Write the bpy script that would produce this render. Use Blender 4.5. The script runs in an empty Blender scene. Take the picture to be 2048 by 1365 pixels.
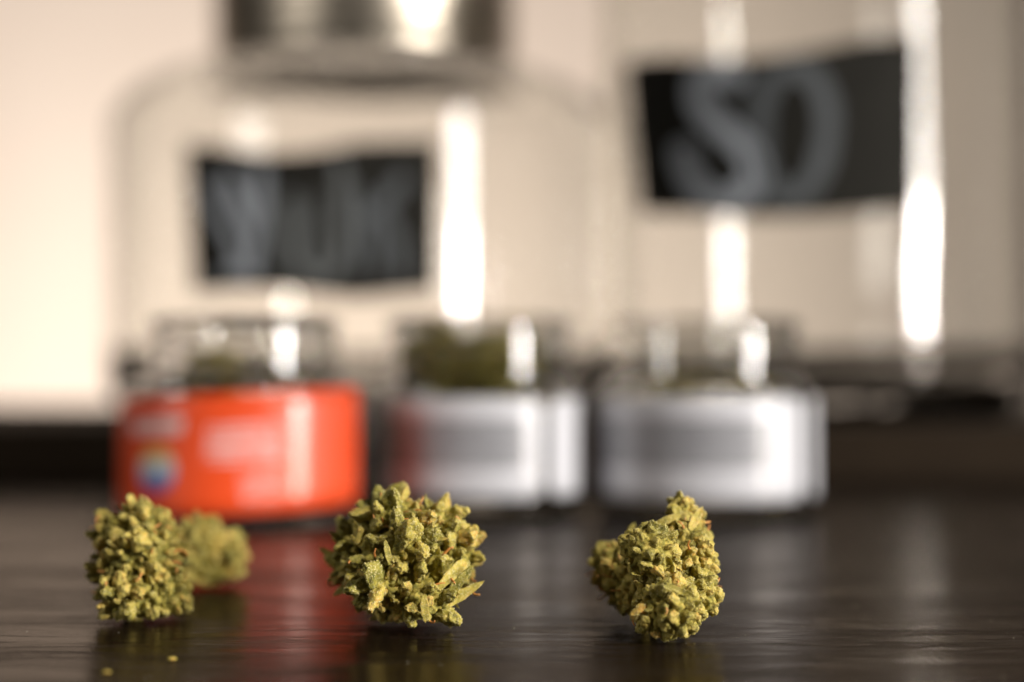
import bpy, bmesh, math, random
from mathutils import Vector, Matrix, Quaternion, noise

# ------------------------------------------------------------------ camera, world, lamps, exposure
S = bpy.context.scene
COL = S.collection
FPX, HOR, CAMH = 2844.4, 763.0, 0.0441          # focal length in photo pixels, horizon row, lens height
PITCH = math.atan((HOR - 682.5) / FPX)
cam_d = bpy.data.cameras.new('camera'); cam = bpy.data.objects.new('camera', cam_d); COL.objects.link(cam)
cam_d.lens = 50; cam_d.sensor_width = 36; cam_d.clip_start = 0.005; cam_d.clip_end = 50
cam.location = (0, 0, CAMH); cam.rotation_euler = (math.pi/2 + PITCH, 0, 0)
cam_d.dof.use_dof = True; cam_d.dof.focus_distance = 0.2430; cam_d.dof.aperture_fstop = 4.8
cam_d.dof.aperture_blades = 0
S.camera = cam
W = bpy.data.worlds.new('World'); S.world = W; W.use_nodes = True
W.node_tree.nodes['Background'].inputs[0].default_value = (1.0, 0.86, 0.72, 1)
W.node_tree.nodes['Background'].inputs[1].default_value = 0.02
S.view_settings.view_transform = 'Standard'; S.view_settings.look = 'None'
S.view_settings.exposure = 0.0; S.view_settings.gamma = 1.0
S.cycles.use_denoising = True
S.cycles.max_bounces = 22; S.cycles.transmission_bounces = 20; S.cycles.glossy_bounces = 6
S.cycles.caustics_refractive = True; S.cycles.caustics_reflective = True
S.cycles.sample_clamp_indirect = 40.0

def lamp(name, loc, target, sx, sy, power, color):
    l = bpy.data.lights.new(name, 'AREA'); l.shape = 'RECTANGLE'; l.size = sx; l.size_y = sy
    l.energy = power; l.color = color
    o = bpy.data.objects.new(name, l); COL.objects.link(o); o.location = loc
    o.rotation_euler = (Vector(target) - Vector(loc)).to_track_quat('-Z', 'Y').to_euler()
    return o
sp = bpy.data.lights.new('key_spot', 'SPOT'); sp.energy = 8.9; sp.color = (1.0, 0.92, 0.82); sp.shadow_soft_size = 0.018  # added spot for the buds alone, its cone kept off the jars
sp.spot_size = math.radians(31); sp.spot_blend = 0.5
spo = bpy.data.objects.new('key_spot', sp); COL.objects.link(spo); spo.location = (0.26, -0.02, 0.28)
spo.rotation_euler = (Vector((-0.025, 0.250, 0.010)) - spo.location).to_track_quat('-Z', 'Y').to_euler()
lamp('window_lamp', (1.02, -0.20, 0.39), (0.0, 0.50, 0.10), 0.12, 0.50, 5.2, (1.0, 0.95, 0.89))
lamp('low_glint_light', (1.02, -0.20, 0.150), (0.0, 0.50, 0.08), 0.10, 0.24, 13.5, (1.0, 0.95, 0.90))  # unseen low light, added to brighten highlights on the small jars
wl = lamp('wall_fill', (-0.62, 1.36, -0.95), (-0.58, 2.2, 0.85), 1.9, 0.4, 25.0, (1.0, 0.905, 0.825))  # hidden uplight added below table level to brighten the wall
wl.data.spread = math.radians(95)
lamp('left_fill', (-0.80, 0.02, 0.32), (-0.25, 0.62, 0.0), 0.22, 0.30, 1.7, (1.0, 0.94, 0.87))  # unseen fill added on the left to lift the labels and riser front

def at(px, py, d):
    x = (px - 1024) / FPX; y = (682.5 - py) / FPX
    c, s = math.cos(PITCH), math.sin(PITCH)
    v = Vector((x, c - s*y, s + c*y)); v *= d / v.y
    return Vector((v.x, v.y, v.z + CAMH))
def ray(px, py):
    p = at(px, py, 1.0); return Vector((p.x, p.y, p.z - CAMH))

# ------------------------------------------------------------------ node helpers
def mat(name):
    m = bpy.data.materials.new(name); m.use_nodes = True
    nt = m.node_tree; return m, nt, nt.nodes['Principled BSDF']
def N(nt, t, **kw):
    n = nt.nodes.new(t)
    for k, v in kw.items(): setattr(n, k, v)
    return n
def setin(nt, sock, v):
    if hasattr(v, 'is_linked') or isinstance(v, bpy.types.NodeSocket): nt.links.new(v, sock)
    else: sock.default_value = v
def M(nt, op, a, b=0.0, c=None):
    n = N(nt, 'ShaderNodeMath', operation=op); setin(nt, n.inputs[0], a); setin(nt, n.inputs[1], b)
    if c is not None: setin(nt, n.inputs[2], c)
    return n.outputs[0]
def MIX(nt, f, a, b):
    n = N(nt, 'ShaderNodeMix', data_type='RGBA')
    setin(nt, n.inputs[0], f); setin(nt, n.inputs[6], a); setin(nt, n.inputs[7], b); return n.outputs[2]
def NOISE(nt, vec, scale, detail=4.0, rough=0.55):
    n = N(nt, 'ShaderNodeTexNoise'); n.inputs['Scale'].default_value = scale
    n.inputs['Detail'].default_value = detail; n.inputs['Roughness'].default_value = rough
    if vec is not None: nt.links.new(vec, n.inputs['Vector'])
    return n.outputs[0]
def RAMP(nt, f, stops):
    n = N(nt, 'ShaderNodeValToRGB'); e = n.color_ramp.elements
    while len(e) < len(stops): e.new(0.5)
    for i, (p, c) in enumerate(stops): e[i].position = p; e[i].color = c
    nt.links.new(f, n.inputs[0]); return n.outputs[0]
def BUMP(nt, h, strength, dist):
    n = N(nt, 'ShaderNodeBump'); n.inputs['Strength'].default_value = strength
    n.inputs['Distance'].default_value = dist; nt.links.new(h, n.inputs['Height']); return n.outputs[0]
def SCALED(nt, vec, sc):
    n = N(nt, 'ShaderNodeMapping'); n.inputs['Scale'].default_value = sc
    nt.links.new(vec, n.inputs['Vector']); return n.outputs[0]
def g(v): return (v, v, v, 1)

# ------------------------------------------------------------------ mesh helpers
def link(name, me, parent=None, smooth=True):
    o = bpy.data.objects.new(name, me); COL.objects.link(o)
    if parent: o.parent = parent
    return o
def smooth(me):
    me.polygons.foreach_set('use_smooth', [True]*len(me.polygons)); return me
def tag(o, label, cat=None, group=None, kind=None):
    if label: o['label'] = label
    if cat: o['category'] = cat
    if group: o['group'] = group
    if kind: o['kind'] = kind
    return o
def empty(name, loc):
    o = bpy.data.objects.new(name, None); COL.objects.link(o); o.location = loc; o.empty_display_size = 0.01; return o
def lathe(name, prof, m, n=96, closed=True):
    vs, fs = [], []
    k = len(prof)
    for i in range(n):
        a = 2*math.pi*i/n
        for r, z in prof: vs.append((r*math.sin(a), -r*math.cos(a), z))
    for i in range(n):
        j = (i+1) % n
        for q in range(k if closed else k-1):
            w = (q+1) % k
            fs.append((i*k+q, j*k+q, j*k+w, i*k+w))
    me = bpy.data.meshes.new(name); me.from_pydata(vs, [], fs)
    bm = bmesh.new(); bm.from_mesh(me); bmesh.ops.remove_doubles(bm, verts=bm.verts, dist=1e-6)
    bmesh.ops.recalc_face_normals(bm, faces=bm.faces); bm.to_mesh(me); bm.free()
    smooth(me); me.materials.append(m); return me
def box(name, lo, hi, m, bev=0.0):
    bm = bmesh.new(); bmesh.ops.create_cube(bm, size=1)
    for v in bm.verts: v.co = [lo[i] + (v.co[i]+.5)*(hi[i]-lo[i]) for i in range(3)]
    if bev: bmesh.ops.bevel(bm, geom=bm.edges[:], offset=bev, segments=3, affect='EDGES')
    me = bpy.data.meshes.new(name); bm.to_mesh(me); bm.free(); me.materials.append(m); return me

# ------------------------------------------------------------------ materials of the setting
def make_wood(name, base, dark, rough0, spec):
    m, nt, b = mat(name)
    co = N(nt, 'ShaderNodeTexCoord').outputs['Object']
    warp = NOISE(nt, SCALED(nt, co, (6, 14, 6)), 3.0, 3)
    cr = N(nt, 'ShaderNodeVectorMath', operation='ADD')
    wv = N(nt, 'ShaderNodeCombineXYZ'); nt.links.new(M(nt, 'MULTIPLY', warp, 0.012), wv.inputs[1])
    nt.links.new(co, cr.inputs[0]); nt.links.new(wv.outputs[0], cr.inputs[1]); v = cr.outputs[0]
    g1 = NOISE(nt, SCALED(nt, v, (18, 330, 20)), 1.0, 6, 0.62)       # long pores running across the board
    g2 = NOISE(nt, SCALED(nt, v, (160, 900, 100)), 1.0, 3, 0.6)      # short scratches
    g3 = NOISE(nt, SCALED(nt, v, (1400, 1900, 800)), 1.0, 2, 0.6)    # fine tooth of the lacquer
    pores = RAMP(nt, g1, [(0.36, g(0)), (0.50, g(1))])
    nt.links.new(MIX(nt, g1, dark, base), b.inputs['Base Color'])
    h = M(nt, 'ADD', M(nt, 'MULTIPLY', pores, 1.0), M(nt, 'ADD', M(nt, 'MULTIPLY', g2, 0.8), M(nt, 'MULTIPLY', g3, 0.28)))
    h = M(nt, 'MULTIPLY', h, RAMP(nt, NOISE(nt, SCALED(nt, co, (9, 26, 9)), 1.6, 3), [(0.42, g(0.12)), (0.70, g(1.3))]))
    nt.links.new(BUMP(nt, h, 0.8, 0.00026), b.inputs['Normal'])
    nt.links.new(M(nt, 'ADD', M(nt, 'MULTIPLY', g2, 0.14), rough0), b.inputs['Roughness'])
    b.inputs['Specular IOR Level'].default_value = 0.0
    gl = N(nt, 'ShaderNodeBsdfGlossy'); gl.inputs['Color'].default_value = (1, 0.93, 0.86, 1)
    for k in ('Normal', 'Roughness'): nt.links.new(b.inputs[k].links[0].from_socket, gl.inputs[k])
    fr = N(nt, 'ShaderNodeFresnel'); fr.inputs['IOR'].default_value = 1.35
    ms = N(nt, 'ShaderNodeMixShader'); nt.links.new(M(nt, 'MULTIPLY', fr.outputs[0], spec), ms.inputs[0])
    nt.links.new(b.outputs[0], ms.inputs[1]); nt.links.new(gl.outputs[0], ms.inputs[2])
    nt.links.new(ms.outputs[0], nt.nodes['Material Output'].inputs['Surface'])
    return m
WOOD = make_wood('dark stained wood', (0.011, 0.0065, 0.0036, 1), (0.004, 0.0024, 0.0014, 1), 0.12, 0.47)
RISER = make_wood('dark riser wood', (0.036, 0.025, 0.016, 1), (0.018, 0.013, 0.009, 1), 0.50, 0.10)
m, nt, b = mat('cream wall paint'); WALL = m
co = N(nt, 'ShaderNodeTexCoord').outputs['Object']
nt.links.new(MIX(nt, NOISE(nt, co, 2.5, 3), (0.66, 0.56, 0.48, 1), (0.74, 0.655, 0.575, 1)), b.inputs['Base Color'])
nt.links.new(BUMP(nt, NOISE(nt, co, 160, 3), 0.15, 0.002), b.inputs['Normal']); b.inputs['Roughness'].default_value = 0.8

# ------------------------------------------------------------------ the setting
t = link('table', box('table', (-1.3, -0.35, -0.03), (1.3, 1.22, 0), WOOD, 0.003)); tag(t, 'dark brown stained wooden tabletop with fine grain', kind='structure')
w = link('wall', box('wall', (-2.5, 2.2, -1.0), (2.5, 2.3, 2.5), WALL)); tag(w, 'cream painted wall behind the large jars', kind='structure')
SH = 0.025
r = link('raised_shelf', box('raised_shelf', (-1.25, 0.615, 0.0005), (1.25, 1.19, SH), RISER, 0.002)); tag(r, 'low dark wooden riser under the large glass jars', kind='structure')

# ------------------------------------------------------------------ glass and metal
m, nt, b = mat('clear glass'); GLASS = m
b.inputs['Base Color'].default_value = (0.985, 0.99, 0.98, 1); b.inputs['Transmission Weight'].default_value = 1
b.inputs['Roughness'].default_value = 0.0; b.inputs['IOR'].default_value = 1.47
m, nt, b = mat('large jar glass'); BGLASS = m
b.inputs['Base Color'].default_value = (0.97, 0.975, 0.955, 1); b.inputs['Transmission Weight'].default_value = 1
b.inputs['Roughness'].default_value = 0.0; b.inputs['IOR'].default_value = 1.45
co = N(nt, 'ShaderNodeTexCoord').outputs['Object']
nt.links.new(BUMP(nt, NOISE(nt, SCALED(nt, co, (1, 1, 0.15)), 34, 2), 0.35, 0.0016), b.inputs['Normal'])
m, nt, b = mat('brushed steel'); STEEL = m
b.inputs['Base Color'].default_value = (0.62, 0.55, 0.45, 1); b.inputs['Metallic'].default_value = 1; b.inputs['Roughness'].default_value = 0.38

m, nt, b = mat('cream underlid filler'); UNDERLID = m  # pale disc added to lighten the shaded underside of the lid
b.inputs['Base Color'].default_value = (0.72, 0.66, 0.56, 1); b.inputs['Roughness'].default_value = 0.7

# ------------------------------------------------------------------ large jars
def chalk_mat(name, c0, c1):
    m, nt, b = mat(name)
    co = N(nt, 'ShaderNodeTexCoord').outputs['Object']
    nt.links.new(MIX(nt, NOISE(nt, co, 260, 4, .7), c0, c1), b.inputs['Base Color']); b.inputs['Roughness'].default_value = 0.95
    return m
m, nt, b = mat('chalkboard sticker'); BOARD = m
co = N(nt, 'ShaderNodeTexCoord').outputs['Object']
nt.links.new(MIX(nt, NOISE(nt, co, 40, 3), (0.010, 0.009, 0.007, 1), (0.026, 0.025, 0.020, 1)), b.inputs['Base Color']); b.inputs['Roughness'].default_value = 0.85
b.inputs['Specular IOR Level'].default_value = 0.25
CHALK = [chalk_mat('bright chalk', (0.30, 0.33, 0.37, 1), (0.55, 0.59, 0.64, 1)),
         chalk_mat('smeared chalk', (0.07, 0.08, 0.085, 1), (0.16, 0.17, 0.18, 1)),
         chalk_mat('faint chalk', (0.04, 0.04, 0.038, 1), (0.09, 0.09, 0.088, 1)),
         chalk_mat('plain chalk', (0.12, 0.13, 0.13, 1), (0.22, 0.23, 0.23, 1))]

def on_cyl(px, py, c, R):
    d = ray(px, py); ox, oy = -c.x, -c.y
    A = d.x**2 + d.y**2; B = 2*(d.x*ox + d.y*oy); C = ox**2 + oy**2 - R*R
    D = max(B*B - 4*A*C, 0.0); t_ = (-B - math.sqrt(D)) / (2*A)
    return Vector((d.x*t_, d.y*t_, d.z*t_ + CAMH))
def catmull(pts, n=10):
    out = []
    P = [pts[0]] + list(pts) + [pts[-1]]
    for i in range(1, len(P)-2):
        p0, p1, p2, p3 = [Vector(q) for q in P[i-1:i+3]]
        for k in range(n):
            u = k/n
            out.append(0.5*((2*p1) + (p2-p0)*u + (2*p0-5*p1+4*p2-p3)*u*u + (3*p1-p0-3*p2+p3)*u**3))
    out.append(Vector(pts[-1])); return out
def sticker(name, top, bot, c, R, thick, parent, mt, off):
    nu, nv = 40, 14
    ax_ = sum(p[0] for p in (top[0], top[-1], bot[0], bot[-1]))/4; ay_ = sum(p[1] for p in (top[0], top[-1], bot[0], bot[-1]))/4
    top = [(ax_+(x_-ax_)*1.08, ay_+(y_-ay_)*1.10) for x_, y_ in top]; bot = [(ax_+(x_-ax_)*1.08, ay_+(y_-ay_)*1.10) for x_, y_ in bot]
    tp, bp = catmull(top, 12), catmull(bot, 12)
    def samp(L, u):
        f = u*(len(L)-1); i = min(int(f), len(L)-2); return L[i].lerp(L[i+1], f-i)
    vs, fs = [], []
    for lay in (0, 1):
        rr = R + off + lay*thick
        for i in range(nu+1):
            a, b_ = samp(tp, i/nu), samp(bp, i/nu)
            for j in range(nv+1):
                p = a.lerp(b_, j/nv); vs.append(on_cyl(p.x, p.y, c, rr) - c)
    K = (nu+1)*(nv+1); q = lambda l, i, j: l*K + i*(nv+1) + j
    for i in range(nu):
        for j in range(nv):
            fs.append((q(1,i,j), q(1,i,j+1), q(1,i+1,j+1), q(1,i+1,j)))
            fs.append((q(0,i,j), q(0,i+1,j), q(0,i+1,j+1), q(0,i,j+1)))
    for i in range(nu):
        fs.append((q(0,i,0), q(1,i,0), q(1,i+1,0), q(0,i+1,0))); fs.append((q(0,i,nv), q(0,i+1,nv), q(1,i+1,nv), q(1,i,nv)))
    for j in range(nv):
        fs.append((q(0,0,j), q(0,0,j+1), q(1,0,j+1), q(1,0,j))); fs.append((q(0,nu,j), q(1,nu,j), q(1,nu,j+1), q(0,nu,j+1)))
    me = bpy.data.meshes.new(name); me.from_pydata([tuple(v) for v in vs], [], fs); me.materials.append(mt)
    return link(name, me, parent)
def stroke(name, pts, width, c, R, parent, mt, off):
    L = catmull(pts, 12); vs, fs = [], []
    n = len(L)
    for i, p in enumerate(L):
        tdir = (L[min(i+1, n-1)] - L[max(i-1, 0)]).normalized(); nn = Vector((-tdir.y, tdir.x))
        e = min(1.0, 0.45 + 0.55*min(i, n-1-i)/4.0)
        wd = width*0.5*e*(1 + 0.15*noise.noise(Vector((p.x*.05, p.y*.05, 0))))
        for lay in (0, 1):
            for s in (-1, 1):
                qx = p + nn*wd*s; vs.append(on_cyl(qx.x, qx.y, c, R+off+lay*0.0003) - c)
    for i in range(n-1):
        a, b_ = i*4, (i+1)*4
        for u, v in ((0,1),(1,3),(3,2),(2,0)): fs.append((a+u, a+v, b_+v, b_+u))
    fs.append((0,1,3,2)); fs.append(tuple((n-1)*4+k for k in (0,2,3,1)))
    me = bpy.data.meshes.new(name); me.from_pydata([tuple(v) for v in vs], [], fs); me.materials.append(mt)
    return link(name, me, parent)

def big_jar(cx, d, R, body_h, neck_r, label):
    c = Vector((cx, d, SH + 0.0005)); root = empty('storage_jar', c)
    tk = 0.0055
    out = [(0.0, 0.0), (R*0.86, 0.0), (R*0.94, 0.004), (R*0.985, 0.012), (R, 0.026)]
    out += [(R, z) for z in (0.06, 0.12, body_h - 0.034)]
    for k in range(1, 8):
        a = k/7*math.pi/2; out.append((neck_r + (R-neck_r)*math.cos(a)**0.8 if k < 7 else neck_r, body_h - 0.034 + 0.034*math.sin(a)))
    out += [(neck_r, body_h + 0.004), (neck_r, body_h+0.020), (neck_r+0.004, body_h+0.024), (neck_r, body_h+0.028)]
    inn = [(max(r_ - tk, 0), (z + 0.012 if z < 0.03 else z) - (0.002 if z > body_h-0.05 else 0)) for r_, z in out]
    inn[0] = (0.0, 0.016); inn[-1] = (neck_r - tk, body_h + 0.028)
    me = lathe('glass_body', out + inn[::-1], BGLASS, 128); link('glass_body', me, root)
    lr = neck_r + 0.010; z0 = body_h + 0.008; hh = 0.07
    lp = [(0, z0+0.024), (lr-0.004, z0+0.024), (lr-0.004, z0), (lr-0.001, z0-0.001), (lr, z0+0.002), (lr, z0+0.014), (lr-0.0015, z0+0.017), (lr, z0+0.020),
          (lr, z0+hh-0.008), (lr-0.003, z0+hh-0.002), (lr-0.009, z0+hh), (0, z0+hh)]
    lid = link('lid', lathe('lid', lp, STEEL, 128), root)
    kp = [(0, z0+hh), (0.010, z0+hh), (0.010, z0+hh+0.010), (0.020, z0+hh+0.016), (0.022, z0+hh+0.024), (0.016, z0+hh+0.031), (0, z0+hh+0.033)]
    link('knob', lathe('knob', kp, STEEL, 48), lid)
    link('underlid_filler', lathe('underlid_filler', [(0, z0+0.0005), (neck_r-tk-0.001, z0+0.0005), (neck_r-tk-0.001, z0+0.0235), (0, z0+0.0235)], UNDERLID, 96), lid)
    tag(root, label, 'jar', 'large glass jars with chalkboard labels'); return root, c
JL, cL = big_jar(-0.0890, 0.857, 0.150, 0.198, 0.080, 'large clear glass jar with steel lid and crowded chalk lettering on black label')
RL = 0.150
lb = sticker('chalkboard_label', [(390,300),(470,308),(540,318),(640,312),(720,298),(858,296)], [(404,572),(520,568),(600,572),(700,582),(760,578),(856,568)], cL, RL, 0.0006, JL, BOARD, 0.0004)
def letter(lb, c, R, name, strokes, mt):
    for pts, wd in strokes: stroke(name, pts, wd, c, R, lb, mt, 0.0012)
letter(lb, cL, RL, 'chalk_letter', [([(404,362),(435,425),(470,490),(484,556)], 22), ([(455,345),(485,410),(512,465)], 30), ([(524,332),(520,400),(510,480),(496,552)], 26), ([(440,552),(478,545),(520,556)], 18)], CHALK[0])
letter(lb, cL, RL, 'chalk_letter', [([(580,385),(584,470),(598,530),(640,556),(680,520),(692,430),(678,315)], 25), ([(630,390),(630,470),(638,540)], 20), ([(556,400),(558,480),(562,550)], 14)], CHALK[3])
letter(lb, cL, RL, 'chalk_letter', [([(722,375),(724,470),(716,548)], 22), ([(812,350),(772,402),(738,440)], 30), ([(768,425),(796,490),(802,556)], 26), ([(754,440),(756,500),(758,550)], 14)], CHALK[1])
RR = 0.1135
JR, cR = big_jar(0.1600, 0.757, RR, 0.275, 0.070, 'tall clear glass jar with chalk letters S and O on its black label')
lb2 = sticker('chalkboard_label', [(1272,138),(1330,128),(1400,130),(1480,132),(1600,118),(1720,96),(1814,94)], [(1300,412),(1400,414),(1500,420),(1620,418),(1720,410),(1812,402)], cR, RR, 0.0006, JR, BOARD, 0.0004)
letter(lb2, cR, RR, 'chalk_letter', [([(1485,165),(1440,140),(1400,165),(1405,215),(1455,265),(1500,310),(1505,365),(1460,402),(1405,385),(1372,330),(1370,285)], 46)], CHALK[0])
letter(lb2, cR, RR, 'chalk_letter', [([(1560,140),(1530,190),(1520,270),(1530,350),(1570,395),(1620,370),(1650,300),(1655,220),(1635,165),(1600,138),(1560,140)], 42)], CHALK[1])

# ------------------------------------------------------------------ small jars
def text_mask(nt, x, z, x0, x1, z0, z1, pitch, dens, cw):
    inx = M(nt, 'MULTIPLY', M(nt, 'GREATER_THAN', x, x0), M(nt, 'LESS_THAN', x, x1))
    inz = M(nt, 'MULTIPLY', M(nt, 'GREATER_THAN', z, z0), M(nt, 'LESS_THAN', z, z1))
    q = M(nt, 'DIVIDE', z, pitch); row = M(nt, 'FLOOR', q); fr = M(nt, 'FRACT', q)
    ln = M(nt, 'LESS_THAN', fr, 0.62)
    v = N(nt, 'ShaderNodeCombineXYZ'); setin(nt, v.inputs[0], M(nt, 'DIVIDE', x, cw)); setin(nt, v.inputs[1], M(nt, 'MULTIPLY', row, 7.31)); setin(nt, v.inputs[2], M(nt, 'MULTIPLY', M(nt, 'FLOOR', M(nt, 'MULTIPLY', fr, 5)), 0.6))
    nz = NOISE(nt, v.outputs[0], 1.0, 2)
    return M(nt, 'MULTIPLY', M(nt, 'MULTIPLY', inx, inz), M(nt, 'MULTIPLY', ln, M(nt, 'GREATER_THAN', nz, dens)))
def uvxz(nt):
    uv = N(nt, 'ShaderNodeUVMap'); s = N(nt, 'ShaderNodeSeparateXYZ'); nt.links.new(uv.outputs[0], s.inputs[0])
    sc = lambda o: M(nt, 'DIVIDE', o, 10.0)
    return sc(s.outputs[0]), sc(s.outputs[1])
m, nt, b = mat('white printed paper'); WLABEL = m
x, z = uvxz(nt)
t1 = text_mask(nt, x, z, -0.050, 0.0165, 0.0160, 0.0318, 0.0017, 0.37, 0.0011)
t3 = text_mask(nt, x, z, -0.012, 0.020, 0.0095, 0.0125, 0.0015, 0.55, 0.0007)
nt.links.new(MIX(nt, M(nt, 'MAXIMUM', t3, t1), (0.80, 0.80, 0.84, 1), (0.05, 0.05, 0.06, 1)), b.inputs['Base Color'])
b.inputs['Roughness'].default_value = 0.55; b.inputs['Coat Weight'].default_value = 0.6; b.inputs['Coat Roughness'].default_value = 0.2
m, nt, b = mat('orange red printed label'); RLABEL = m
x, z = uvxz(nt)
c = MIX(nt, text_mask(nt, x, z, -0.034, -0.0115, 0.0275, 0.0345, 0.0072, 0.36, 0.0016), (0.90, 0.085, 0.014, 1), (0.9, 0.62, 0.60, 1))
c = MIX(nt, text_mask(nt, x, z, -0.0045, 0.018, 0.0195, 0.031, 0.0024, 0.44, 0.0009), c, (0.9, 0.62, 0.60, 1))
c = MIX(nt, text_mask(nt, x, z, 0.006, 0.018, 0.008, 0.0165, 0.0020, 0.50, 0.0009), c, (0.9, 0.62, 0.60, 1))
ex, ez = M(nt, 'ADD', x, 0.0215), M(nt, 'SUBTRACT', z, 0.0180)
rad = M(nt, 'SQRT', M(nt, 'ADD', M(nt, 'MULTIPLY', ex, ex), M(nt, 'MULTIPLY', ez, ez)))
band = RAMP(nt, M(nt, 'DIVIDE', M(nt, 'ADD', ez, 0.0075), 0.015), [(0.0, (0.18, 0.02, 0.16, 1)), (0.22, (0.12, 0.08, 0.42, 1)), (0.42, (0.35, 0.55, 0.80, 1)), (0.62, (0.72, 0.70, 0.62, 1)), (0.82, (0.85, 0.50, 0.08, 1)), (1.0, (0.85, 0.28, 0.03, 1))])
c = MIX(nt, M(nt, 'LESS_THAN', rad, 0.0072), c, band)
nt.links.new(c, b.inputs['Base Color']); b.inputs['Roughness'].default_value = 0.5; b.inputs['Coat Weight'].default_value = 1; b.inputs['Coat Roughness'].default_value = 0.2

def wrap_label(name, R, a0, a1, z0, z1, rc, parent, mt, slant=0.0):
    nu, nv = 90, 8; th = 0.00018; vs, fs, uv = [], [], []
    wid = (a1-a0)*R
    for lay in (0, 1):
        rr = R + 0.00012 + lay*th
        for i in range(nu+1):
            s = i/nu; s = 0.5 - 0.5*math.cos(s*math.pi)
            a = a0 + (a1-a0)*s; e = min(s*wid, wid - s*wid); ins = 0.0
            if e < rc: ins = rc - math.sqrt(max(rc*rc - (rc-e)**2, 0))
            sl = slant*math.sin(a)
            for j in range(nv+1):
                z = z0 + ins + (z1-z0-2*ins)*j/nv + sl
                vs.append((rr*math.sin(a), -rr*math.cos(a), z)); uv.append((a*R*10, (z - sl)*10))
    K = (nu+1)*(nv+1); q = lambda l, i, j: l*K + i*(nv+1) + j
    for i in range(nu):
        for j in range(nv):
            fs.append((q(1,i,j), q(1,i+1,j), q(1,i+1,j+1), q(1,i,j+1))); fs.append((q(0,i,j), q(0,i,j+1), q(0,i+1,j+1), q(0,i+1,j)))
        fs.append((q(0,i,0), q(0,i+1,0), q(1,i+1,0), q(1,i,0))); fs.append((q(0,i,nv), q(1,i,nv), q(1,i+1,nv), q(0,i+1,nv)))
    for j in range(nv):
        fs.append((q(0,0,j), q(1,0,j), q(1,0,j+1), q(0,0,j+1))); fs.append((q(0,nu,j), q(0,nu,j+1), q(1,nu,j+1), q(1,nu,j)))
    me = bpy.data.meshes.new(name); me.from_pydata(vs, [], fs)
    L = me.uv_layers.new(name='UVMap')
    for lp in me.loops: L.data[lp.index].uv = uv[lp.vertex_index]
    smooth(me); me.materials.append(mt); return link(name, me, parent)

def small_jar(cx, d, R, H, zs, nr, label):
    root = empty('glass_jar', (cx, d, 0.0004)); tk = 0.0026
    out = [(0, 0.0012), (R*0.55, 0.0009), (R*0.82, 0.0), (R*0.93, 0.0006), (R*0.985, 0.003), (R, 0.006), (R, zs-0.002), (R*0.985, zs), (nr+0.0012, zs+0.0028), (nr, zs+0.0042)]
    z = zs + 0.0062
    while z < H - 0.0055:
        out += [(nr, z), (nr+0.0004, z+0.0002), (nr+0.0007, z+0.0006), (nr+0.0007, z+0.0038), (nr+0.0004, z+0.0042), (nr, z+0.0044)]; z += 0.0062
    out += [(nr, H-0.0035), (nr+0.0010, H-0.0030), (nr+0.0013, H-0.0018), (nr+0.0008, H-0.0006), (nr-0.0004, H)]
    inn = [(nr-0.0016, H), (nr-tk, H-0.0012), (nr-tk, zs+0.004), (R-tk-0.0012, zs-0.0012), (R-tk, zs-0.004), (R-tk, 0.009), (R-tk-0.0018, 0.0068), (R*0.8, 0.0056), (0, 0.0052)]
    me = lathe('glass_body', out+inn, GLASS, 128); me.set_sharp_from_angle(angle=math.radians(28)); link('glass_body', me, root)
    tag(root, label, 'jar', 'small open glass jars of buds'); return root
D2 = math.radians
J1 = small_jar(-0.0866, 0.463, 0.0395, 0.0640, 0.0425, 0.0292, 'open glass jar wrapped in an orange red label with round emblem')
wrap_label('printed_label', 0.0395, D2(-100), D2(72), 0.0038, 0.0400, 0.003, J1, RLABEL, 0.0018)
J2 = small_jar(-0.0112, 0.480, 0.0347, 0.0645, 0.0415, 0.0300, 'white labelled glass jar filled to the rim, beside the red labelled jar')
wrap_label('printed_label', 0.0347, D2(-318), D2(36), 0.0068, 0.0385, 0.004, J2, WLABEL)
J3 = small_jar(0.0654, 0.482, 0.0366, 0.0640, 0.0410, 0.0305, 'white labelled glass jar half filled, farthest from the red labelled jar')
wrap_label('printed_label', 0.0366, D2(-303), D2(48), 0.0058, 0.0388, 0.004, J3, WLABEL)

# ------------------------------------------------------------------ buds
def bud_mat(name, stops, frost, s1, s2):
    m, nt, b = mat(name)
    co = N(nt, 'ShaderNodeTexCoord').outputs['Object']
    oi = N(nt, 'ShaderNodeObjectInfo')
    n1 = NOISE(nt, co, s1, 5, 0.68)
    n2 = NOISE(nt, co, s2, 3, 0.7)
    f = M(nt, 'ADD', M(nt, 'MULTIPLY', oi.outputs['Random'], 0.5), M(nt, 'MULTIPLY', M(nt, 'SUBTRACT', n1, 0.36), 1.9))
    c = RAMP(nt, f, stops)
    c = MIX(nt, M(nt, 'MULTIPLY', RAMP(nt, n2, [(0.52, g(0)), (0.66, g(1))]), frost), c, (0.66, 0.60, 0.32, 1))
    nt.links.new(c, b.inputs['Base Color'])
    nt.links.new(BUMP(nt, M(nt, 'ADD', n1, M(nt, 'MULTIPLY', n2, 0.6)), 0.8, 0.00035), b.inputs['Normal'])
    b.inputs['Roughness'].default_value = 0.62; b.inputs['Specular IOR Level'].default_value = 0.3
    b.inputs['Subsurface Weight'].default_value = 0.12; b.inputs['Subsurface Radius'].default_value = (0.0006, 0.0006, 0.0002)
    b.inputs['Subsurface Scale'].default_value = 1.0
    return m
OLIVE_C = [(0.0, (0.07, 0.08, 0.010, 1)), (0.35, (0.25, 0.22, 0.030, 1)), (0.65, (0.45, 0.36, 0.065, 1)), (0.85, (0.50, 0.33, 0.07, 1)), (1.0, (0.50, 0.25, 0.05, 1))]
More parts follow.
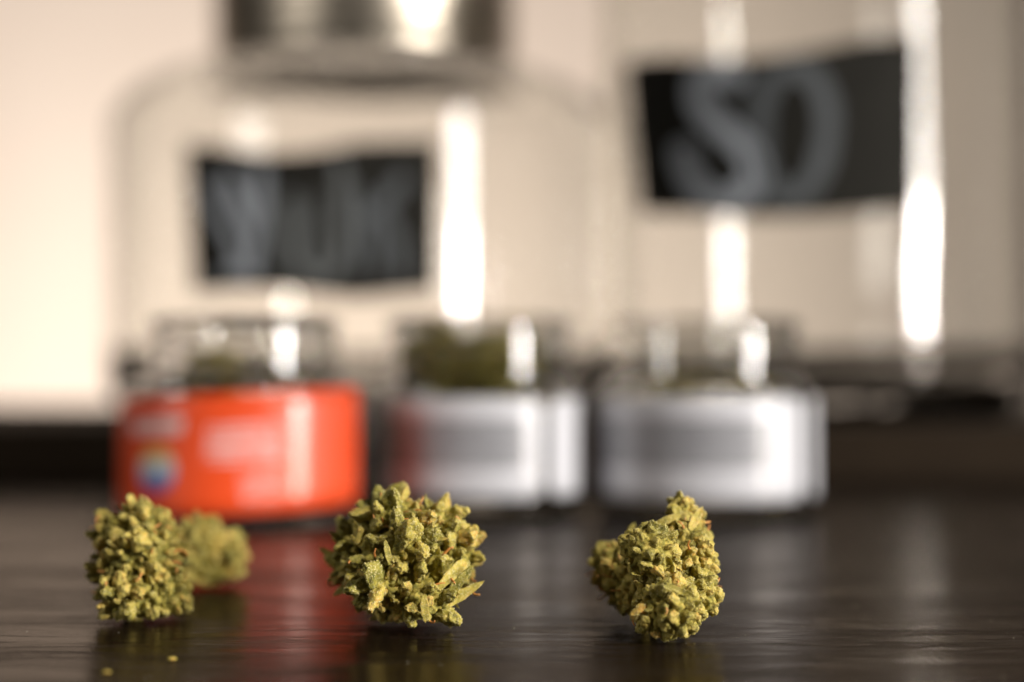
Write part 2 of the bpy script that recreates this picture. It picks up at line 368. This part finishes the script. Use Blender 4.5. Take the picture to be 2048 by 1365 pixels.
GOLD_C = [(0.0, (0.075, 0.078, 0.010, 1)), (0.35, (0.26, 0.22, 0.030, 1)), (0.65, (0.46, 0.36, 0.075, 1)), (0.85, (0.56, 0.36, 0.07, 1)), (1.0, (0.54, 0.27, 0.05, 1))]
OLIVE = bud_mat('olive flower', OLIVE_C, 0.5, 3.6, 18.0); GOLD = bud_mat('golden flower', GOLD_C, 0.4, 2.8, 16.0)      # scales are modelled at unit length
OLIVE_M = bud_mat('olive flower mass', OLIVE_C, 0.28, 800, 5200); GOLD_M = bud_mat('golden flower mass', GOLD_C, 0.25, 900, 5600)   # cores are modelled in metres
m, nt, b = mat('leaf core'); CORE = m
nt.links.new(MIX(nt, NOISE(nt, N(nt, 'ShaderNodeTexCoord').outputs['Object'], 500), (0.055, 0.055, 0.010, 1), (0.13, 0.10, 0.022, 1)), b.inputs['Base Color']); b.inputs['Roughness'].default_value = 0.9
m, nt, b = mat('resin crystals'); RESIN = m
b.inputs['Base Color'].default_value = (0.50, 0.43, 0.17, 1); b.inputs['Roughness'].default_value = 0.35
b.inputs['Subsurface Weight'].default_value = 0.2; b.inputs['Subsurface Radius'].default_value = (0.0003, 0.0003, 0.0002)
m, nt, b = mat('orange pistil'); PIST = m
oi = N(nt, 'ShaderNodeObjectInfo')
nt.links.new(RAMP(nt, oi.outputs['Random'], [(0.0, (0.44, 0.17, 0.03, 1)), (0.6, (0.52, 0.26, 0.07, 1)), (1.0, (0.46, 0.29, 0.11, 1))]), b.inputs['Base Color']); b.inputs['Roughness'].default_value = 0.6

def add_grain(vs, fs, mi, p, s, nrm, rnd):
    """a small faceted resin crystal sitting on the skin"""
    k = len(vs); q = Vector((rnd.uniform(-1,1), rnd.uniform(-1,1), rnd.uniform(-1,1)))
    a = nrm.cross(q).normalized(); b_ = nrm.cross(a).normalized()
    for v in (nrm*s*1.5, a*s, b_*s, -a*s, -b_*s): vs.append(tuple(p + v))
    for i in range(4): fs.append((k, k+1+i, k+1+(i+1) % 4)); mi.append(1)
def calyx_mesh(seed, mt, fat=1.0, grains=120):
    """a wrinkled seed bract, unit length along +Z, with a pinched, slightly open tip"""
    rnd = random.Random(seed); nu, nv = 30, 28; off = Vector((rnd.uniform(0,99), rnd.uniform(0,99), rnd.uniform(0,99)))
    bend = rnd.uniform(-0.35, 0.35); flat = rnd.uniform(0.62, 0.95); twist = rnd.uniform(-.8, .8)
    ridges = rnd.choice((3, 4, 5)); tip = rnd.uniform(0.05, 0.22); ph = rnd.uniform(0, 6)
    vs, fs, mi = [], [], []
    for j in range(nv+1):
        v = j/nv; r0 = 0.36*fat*((math.sin(math.pi*min(v*0.92+0.06, 1)))**0.75)*(1.0 - 0.45*v) + tip*0.35*v
        if j == nv: r0 *= 0.55
        zz = v if j < nv else v - 0.07
        for i in range(nu):
            a = 2*math.pi*i/nu + twist*v
            rr = r0*(1 + 0.16*math.sin(ridges*a + ph + 2.5*v))
            p = Vector((rr*math.cos(a), rr*math.sin(a)*flat, zz))
            nz = noise.fractal(p*3.2 + off, 0.9, 2.0, 3); n2 = noise.noise(p*10 + off) + 0.7*noise.noise(p*22 + off)
            p += Vector((math.cos(a), math.sin(a), 0.2))*(0.13*nz + 0.045*n2)*(0.4 + 0.6*math.sin(math.pi*v))
            p.x += bend*v*v*0.5
            vs.append(tuple(p))
    for j in range(nv):
        for i in range(nu): fs.append((j*nu+i, j*nu+(i+1) % nu, (j+1)*nu+(i+1) % nu, (j+1)*nu+i)); mi.append(0)
    fs.append(tuple(range(nu-1, -1, -1))); mi.append(0)
    fs.append(tuple(nv*nu+i for i in range(nu))); mi.append(0)
    base = [Vector(v) for v in vs]
    for k in range(grains):
        j = rnd.randint(4, nv-1); i = rnd.randrange(nu); p = base[j*nu+i]; ctr = Vector((bend*(j/nv)**2*0.5, 0, p.z-0.05))
        add_grain(vs, fs, mi, p, rnd.uniform(0.014, 0.032), (p-ctr).normalized(), rnd)
    me = bpy.data.meshes.new('calyx'); me.from_pydata(vs, [], fs)
    me.materials.append(mt); me.materials.append(RESIN); me.polygons.foreach_set('material_index', mi)
    smooth(me); return me
def leaf_mesh(seed, mt, grains=50):
    """narrow dried leaf, unit length along +Z, folded on its midrib and curling"""
    rnd = random.Random(seed); nu, nv = 6, 22; vs, fs, mi = [], [], []
    curl = rnd.uniform(0.5, 1.5)*rnd.choice((-1, 1)); wv = rnd.uniform(0, 6); fold = rnd.uniform(0.25, 0.6)
    P = Vector((0, 0, 0)); ang = 0.0; spine = []
    for j in range(nv+1): spine.append((P.copy(), ang)); ang += curl/nv; P += Vector((0, math.sin(ang), math.cos(ang)))/nv
    for lay in (0, 1):
        for j in range(nv+1):
            v = j/nv; wd = 0.13*(math.sin(math.pi*min(0.12 + v*0.88, 1))**0.7)*(1 + 0.07*math.sin(v*21 + wv)); c, an = spine[j]
            nrm = Vector((0, math.cos(an), -math.sin(an)))
            for i in range(nu+1):
                s = i/nu*2 - 1
                p = c + Vector((s*wd, 0, 0)) + nrm*(abs(s)*wd*fold + 0.03*noise.noise(Vector((s*2, v*7, seed))) + (0.016 if lay else 0)*(1.1-abs(s)))
                vs.append(tuple(p))
    K = (nu+1)*(nv+1)
    for j in range(nv):
        for i in range(nu):
            a = j*(nu+1)+i; fs.append((a, a+1, a+nu+2, a+nu+1)); mi.append(0)
            a += K; fs.append((a, a+nu+1, a+nu+2, a+1)); mi.append(0)
        for i in (0, nu):
            a = j*(nu+1)+i; q = (a, a+nu+1, a+nu+1+K, a+K); fs.append(q if i == 0 else q[::-1]); mi.append(0)
    base = [Vector(v) for v in vs]
    for k in range(grains):
        i = rnd.randrange(len(base)); p = base[i]; add_grain(vs, fs, mi, p, rnd.uniform(0.008, 0.016), Vector((0, 1 if i >= K else -1, 0.2)).normalized(), rnd)
    me = bpy.data.meshes.new('sugar_leaf'); me.from_pydata(vs, [], fs); me.materials.append(mt); me.materials.append(RESIN)
    me.polygons.foreach_set('material_index', mi); smooth(me); return me
def tube(pts, radii, n=6):
    vs, fs = [], []
    for k, p in enumerate(pts):
        tdir = (pts[min(k+1, len(pts)-1)] - pts[max(k-1, 0)]).normalized()
        a = tdir.orthogonal().normalized(); b_ = tdir.cross(a)
        for i in range(n): t_ = 2*math.pi*i/n; vs.append(tuple(p + (a*math.cos(t_) + b_*math.sin(t_))*radii[k]))
    for k in range(len(pts)-1):
        for i in range(n): fs.append((k*n+i, k*n+(i+1) % n, (k+1)*n+(i+1) % n, (k+1)*n+i))
    fs.append(tuple(range(n-1, -1, -1))); fs.append(tuple((len(pts)-1)*n+i for i in range(n))); return vs, fs
def pistil_mesh(seed):
    rnd = random.Random(seed); p = Vector((0,0,0)); d = Vector((0,0,1)); pts = [p.copy()]; ax = Vector((rnd.uniform(-1,1), rnd.uniform(-1,1), 0)).normalized()
    for k in range(12):
        d = Quaternion(ax, rnd.uniform(0.0, 0.36)) @ d; ax = (ax + 0.3*Vector((rnd.uniform(-1,1), rnd.uniform(-1,1), rnd.uniform(-1,1)))).normalized()
        p = p + d/12; pts.append(p.copy())
    vs, fs = tube(pts, [0.10*(1 - 0.5*k/12) for k in range(13)], 7)
    me = bpy.data.meshes.new('pistil_hair'); me.from_pydata(vs, [], fs); me.materials.append(PIST); return smooth(me)
CAL = {'olive': [calyx_mesh(10+i, OLIVE, random.Random(i).uniform(0.85, 1.25)) for i in range(12)],
       'gold': [calyx_mesh(40+i, GOLD, random.Random(i+50).uniform(0.95, 1.4), 120) for i in range(12)]}
LEAF = {'olive': [leaf_mesh(70+i, OLIVE) for i in range(6)], 'gold': [leaf_mesh(90+i, GOLD) for i in range(6)]}
PISTIL = [pistil_mesh(120+i) for i in range(8)]

def frame_to(direction, roll, rnd):
    return Vector(direction).to_track_quat('Z', 'Y') @ Quaternion((0,0,1), roll)
def put(name, me, parent, p, q, s):
    o = bpy.data.objects.new(name, me); COL.objects.link(o); o.parent = parent
    o.location = p - parent.location; o.rotation_mode = 'QUATERNION'; o.rotation_quaternion = q; o.scale = s if hasattr(s, '__len__') else (s, s, s)
    return o
def build_bud(name, origin, lobes, kind, size, dens, axis, label, group, seed, n_pist, leaves=(), rim_leaves=0, cap=300, twist=1.0, fine=False, lean=0.55, fatness=1.0, sink=(0.45, 0.62)):
    """lobes: (centre, (rx,ry,rz)) ellipsoids in world metres; scales cover them, all leaning along axis"""
    rnd = random.Random(seed); root = empty(name, origin); root.location = origin
    bm = bmesh.new()
    for c, rad in lobes:
        r_ = bmesh.ops.create_icosphere(bm, subdivisions=5 if fine else 3, radius=1.0)
        for v in r_['verts']:
            q = v.co.copy(); k = 0.80 + 0.14*noise.fractal(q*2.4 + Vector(c)*200, 0.9, 2, 3) + ((0.10 if sink[1] > 0.7 else 0.06) + 0.19*noise.turbulence(Vector((q.x*rad[0], q.y*rad[1], q.z*rad[2]))*900 + c*300, 3, False) if fine else 0)
            v.co = Vector((q.x*rad[0]*k, q.y*rad[1]*k, max(q.z*rad[2]*k, 0.0006 - c.z))) + c - root.location
    me = bpy.data.meshes.new('core'); bm.to_mesh(me); bm.free(); smooth(me); me.materials.append((GOLD_M if kind == 'gold' else OLIVE_M) if fine else CORE); link('core', me, root)
    pts = []
    ga = math.pi*(3 - math.sqrt(5))
    for li, (c, rad) in enumerate(lobes):
        area = 4*math.pi*((rad[0]*rad[1])**1.6 + (rad[0]*rad[2])**1.6 + (rad[1]*rad[2])**1.6)
        area = 4*math.pi*(((rad[0]*rad[1])**1.6 + (rad[0]*rad[2])**1.6 + (rad[1]*rad[2])**1.6)/3)**(1/1.6)
        n = max(8, int(area/(size*size)*dens)); ph = rnd.uniform(0, 6)
        for i in range(n):
            zz = 1 - 2*(i+0.5)/n; rr = math.sqrt(1-zz*zz); a = ga*i + ph
            u = Vector((rr*math.cos(a), zz, rr*math.sin(a))); u = (u + 0.12*Vector((rnd.uniform(-1,1), rnd.uniform(-1,1), rnd.uniform(-1,1)))).normalized()
            p = c + Vector((u.x*rad[0], u.y*rad[1], u.z*rad[2])); nrm = Vector((u.x/rad[0], u.y/rad[1], u.z/rad[2])).normalized()
            inside = False
            for lj, (c2, r2) in enumerate(lobes):
                if lj == li: continue
                dd = p - c2
                if (dd.x/r2[0])**2 + (dd.y/r2[1])**2 + (dd.z/r2[2])**2 < 0.72: inside = True; break
            if inside or p.z < 0.0004: continue
            pts.append((p, nrm, c))
    tocam = lambda e: (Vector((0, 0, CAMH)) - e[0]).normalized().dot(e[1])
    if len(pts) > cap: pts.sort(key=tocam, reverse=True); pts = pts[:cap]
    ax = Vector(axis).normalized()
    for p, nrm, c in pts:
        s = size*rnd.choice((0.6, 0.8, 1.0, 1.0, 1.2, 1.5))
        side = nrm.cross(Vector((rnd.uniform(-1,1), rnd.uniform(-1,1), rnd.uniform(-1,1))))
        d = (nrm*rnd.uniform(0.55, 1.0) + ax*lean + side*0.55*twist*rnd.random()).normalized()
        base = p - d*s*rnd.uniform(*sink)
        if base.z + d.z*s < 0.0008: d.z = abs(d.z)*0.3; d.normalize(); base.z = max(base.z, 0.0008)
        if base.z < 0.0006: base.z = 0.0006
        put('calyx', rnd.choice(CAL[kind]), root, base, frame_to(d, rnd.uniform(0, 6.28), rnd), (s*fatness*rnd.uniform(0.8, 1.2), s*fatness*rnd.uniform(0.8, 1.2), s))
    front = [e for e in pts if tocam(e) > -0.25 and e[0].z > 0.003]
    for k in range(n_pist):
        if not front: break
        p, nrm, c = rnd.choice(front); s = size*rnd.uniform(0.55, 0.95)
        d = (nrm + 0.9*Vector((rnd.uniform(-1,1), rnd.uniform(-1,1), rnd.uniform(-1,1)))).normalized()
        put('pistil_hair', rnd.choice(PISTIL), root, p + nrm*size*0.12, frame_to(d, rnd.uniform(0, 6.28), rnd), (s*0.8, s*0.8, s))
    for a, b_, wd in leaves:
        d = b_ - a; s = d.length; zq = d.normalized(); yq = Vector((rnd.uniform(-.4,.4), -1, rnd.uniform(0,.5))); yq = (yq - zq*yq.dot(zq)).normalized(); xq = yq.cross(zq)
        qt = Matrix((xq, yq, zq)).transposed().to_quaternion()
        put('sugar_leaf', rnd.choice(LEAF[kind]), root, a, qt, (s*wd*0.95, s*0.5, s))
    for k in range(rim_leaves):
        if not pts: break
        p, nrm, c = rnd.choice(pts)
        if p.z < 0.004: continue
        s = size*rnd.uniform(1.3, 2.0); d = (nrm*0.7 + Vector((rnd.uniform(-1,1), rnd.uniform(-1,1), rnd.uniform(-.4,1)))*0.6).normalized()
        put('sugar_leaf', rnd.choice(LEAF[kind]), root, p - d*s*0.5, frame_to(d, rnd.uniform(0, 6.28), rnd), (s*1.1, s*0.7, s))
    tag(root, label, 'bud', group); return root
def lobe(px, py, d, rx, rz, ry):
    k = d/FPX; c = at(px, py, d); rz = rz*k
    if c.z - rz < 0.0: c.z = rz*0.97
    return (c, (rx*k, ry, rz))
GRP = 'dried buds on the tabletop'
# middle bud: loose scales radiating towards the lens, leaf blades on its sunny side
L2 = [lobe(812,1118,0.2570,104,104,.0090), lobe(785,1040,0.2570,52,46,.0055), lobe(868,1060,0.2580,48,48,.0055), lobe(912,1105,0.2570,38,46,.0055), lobe(848,1195,0.2500,48,44,.0048),
      lobe(765,1165,0.2520,46,40,.0050), lobe(735,1100,0.2590,56,58,.0065), lobe(700,1125,0.2650,32,40,.006), lobe(820,1095,0.2510,46,42,.0045), lobe(800,1200,0.2590,72,42,.0060), lobe(885,1150,0.2550,46,42,.0055)]
lv2 = [(at(876,1178,0.2465), at(958,1092,0.2490), 0.8), (at(892,1196,0.2475), at(948,1128,0.2470), 0.9), (at(868,1222,0.2490), at(974,1166,0.2540), 0.7), (at(840,1226,0.2525), at(745,1200,0.2550), 0.8), (at(815,1228,0.2480), at(890,1238,0.2510), 0.8),
       (at(848,1190,0.2435), at(852,1254,0.2432), 1.1), (at(720,1150,0.2590), at(668,1196,0.2610), 1.0), (at(700,1130,0.2600), at(660,1112,0.2630), 1.1), (at(770,1060,0.2530), at(732,1006,0.2550), 1.0), (at(925,1110,0.2530), at(946,1165,0.2500), 1.0), (at(780,1130,0.2465), at(770,1075,0.2460), 0.9)]
build_bud('cannabis_bud', at(812,1250,.2575)*1.0, L2, 'olive', 0.0045, 1.75, (0.15,-0.7,0.1), 'rounded olive green bud with spread scales and leaf blades, between two other buds', GRP, 5, 30, lv2, 26, 300, 1.7, True, 0.5, 0.82, (0.30, 0.55))
# right bud: knobbly golden lumps with a curled leaf on top
L3 = [lobe(1352,1140,.2560,72,92,.0075), lobe(1298,1106,.2460,50,50,.0055), lobe(1337,1218,.2420,64,58,.0060), lobe(1402,1192,.2465,32,40,.0042), lobe(1372,1066,.2580,34,56,.0050), lobe(1248,1150,.2630,36,60,.0060), lobe(1216,1135,.2660,28,38,.0050), lobe(1360,1024,.2575,22,32,.0036), lobe(1385,1130,.2520,40,50,.0050), lobe(1285,1195,.2570,42,48,.0050)]
lv3 = [(at(1372,1075,.252), at(1348,984,.254), 1.0), (at(1362,1030,.252), at(1298,1052,.251), 0.9), (at(1380,1060,.252), at(1404,1012,.255), 1.2), (at(1345,1160,.2440), at(1338,1075,.2420), 0.7), (at(1395,1150,.247), at(1432,1178,.245), 1.0), (at(1335,1172,.2382), at(1402,1205,.2385), 0.8), (at(1255,1080,.262), at(1270,1040,.264), 1.2), (at(1395,1110,.249), at(1420,1140,.248), 1.2)]
build_bud('cannabis_bud', at(1340,1280,.250)*1.0, L3, 'gold', 0.0030, 1.45, (0.1,-0.6,0.1), 'tall golden green bud of rough lumps with a curled leaf on top', GRP, 8, 36, lv3, 24, 300, 1.8, True, 0.25, 0.95, (0.42, 0.74))
# left bud and the small one behind it
L1 = [lobe(285,1125,.2660,68,72,.0070), lobe(288,1058,.2690,40,46,.0050), lobe(225,1075,.2700,26,40,.0045), lobe(262,1190,.2620,58,52,.0055), lobe(325,1185,.2640,46,50,.0050), lobe(325,1105,.2700,40,50,.005), lobe(225,1140,.2700,30,50,.0055)]
build_bud('cannabis_bud', at(285,1240,.268)*1.0, L1, 'gold', 0.0036, 1.75, (0.1,-0.6,0.25), 'narrow upright bud with a smaller bud behind it, in front of the red labelled jar', GRP, 13, 26, [], 16, 300, 1.7, True, 0.5, 0.85, (0.32, 0.58))
L4 = [lobe(400,1092,.3050,48,50,.0065), lobe(452,1112,.3080,36,40,.0060), lobe(395,1130,.3020,36,34,.005), lobe(422,1142,.3060,46,38,.006)]
build_bud('cannabis_bud', at(420,1170,.307)*1.0, L4, 'gold', 0.0038, 1.6, (0.3,-0.4,0.2), 'small low bud tucked behind the narrow upright bud', GRP, 21, 10, [], 5, 300, 1.5, True)

# buds inside the jars
def jar_bud(jar, dx, dy, z, rad, kind, seed, label, group):
    c = Vector((jar.location.x+dx, jar.location.y+dy, z)); rnd = random.Random(seed)
    lobes = [(c, (rad, rad*0.95, rad*1.05))]
    for k in range(2): lobes.append((c + Vector((rnd.uniform(-1,1)*rad*.5, rnd.uniform(-1,1)*rad*.4, rnd.uniform(-1,1)*rad*.5)), (rad*.62,)*3))
    return build_bud('cannabis_bud', c - Vector((0,0,rad)), lobes, kind, 0.0040, 0.9, (0,0,0.4), label, group, seed, 5, [], 2)
for i, (dx, dy, z, rad) in enumerate([(-0.013,-0.012,0.050,0.0105), (0.006,-0.014,0.049,0.0098), (0.012,0.010,0.050,0.010), (-0.010,0.013,0.050,0.0105), (-0.013,-0.011,0.024,0.0125), (0.014,-0.010,0.023,0.0125), (0.0,0.014,0.024,0.0125)]):
    jar_bud(J2, dx, dy, z, rad, 'gold', 300+i, 'dried bud packed inside the white labelled jar that is filled to the rim', 'buds inside the full jar')
for i, (dx, dy, z, rad) in enumerate([(-0.013,-0.008,0.0335,0.0105), (0.012,-0.012,0.0325,0.0105), (0.0,0.014,0.0335,0.0105), (-0.012,0.0,0.0170,0.0100), (0.013,0.003,0.0170,0.0100)]):
    jar_bud(J3, dx, dy, z, rad, 'gold', 340+i, 'dried bud lying inside the half filled white labelled jar', 'buds inside the half filled jar')
for i, (dx, dy, z, rad) in enumerate([(-0.008,-0.010,0.046,0.0075), (0.014,-0.004,0.028,0.0105), (-0.014,0.008,0.030,0.0110), (0.0,0.0,0.0175,0.0110)]):
    jar_bud(J1, dx, dy, z, rad, 'gold', 370+i, 'dried bud inside the orange red labelled jar', 'buds inside the red labelled jar')

# ------------------------------------------------------------------ crumbs and dust on the table
def crumb(px, py, s, seed, label):
    d = FPX*CAMH/(py - HOR); p = at(px, py, d); rnd = random.Random(seed)
    bm = bmesh.new(); bmesh.ops.create_icosphere(bm, subdivisions=2, radius=1)
    for v in bm.verts:
        k = 1 + 0.5*noise.noise(v.co*1.8 + Vector((seed, 0, 0))); v.co = Vector((v.co.x*s*k*1.25, v.co.y*s*k, v.co.z*s*0.42*k + s*0.52))
    me = bpy.data.meshes.new('plant_crumb'); bm.to_mesh(me); bm.free(); me.materials.append(OLIVE_M)
    o = link('plant_crumb', me); o.location = (p.x, p.y, 0.0); tag(o, label, 'crumb', 'crumbs on the tabletop')
crumb(343, 1318, 0.00062, 3, 'flat pale green crumb in front of the narrow upright bud')
crumb(213, 1344, 0.00050, 4, 'tiny rounder green crumb beside the flat pale crumb')
rnd = random.Random(77); vs, fs = [], []
for k in range(150):
    p = Vector((rnd.uniform(-0.12, 0.12), rnd.uniform(0.19, 0.36), 0.0001)); s = rnd.uniform(0.00004, 0.00012)
    q = len(vs)
    for v in ((s,0,0), (0,s,0), (-s,0,0), (0,-s,0), (0,0,s*1.4)): vs.append(tuple(p + Vector(v)))
    fs += [(q, q+1, q+4), (q+1, q+2, q+4), (q+2, q+3, q+4), (q+3, q, q+4)]
me = bpy.data.meshes.new('dust'); me.from_pydata(vs, [], fs)
m, nt, b = mat('dust'); b.inputs['Base Color'].default_value = (0.5, 0.46, 0.36, 1); me.materials.append(m)
tag(link('dust', me), 'fine pale dust scattered on the dark tabletop', 'dust', kind='stuff')
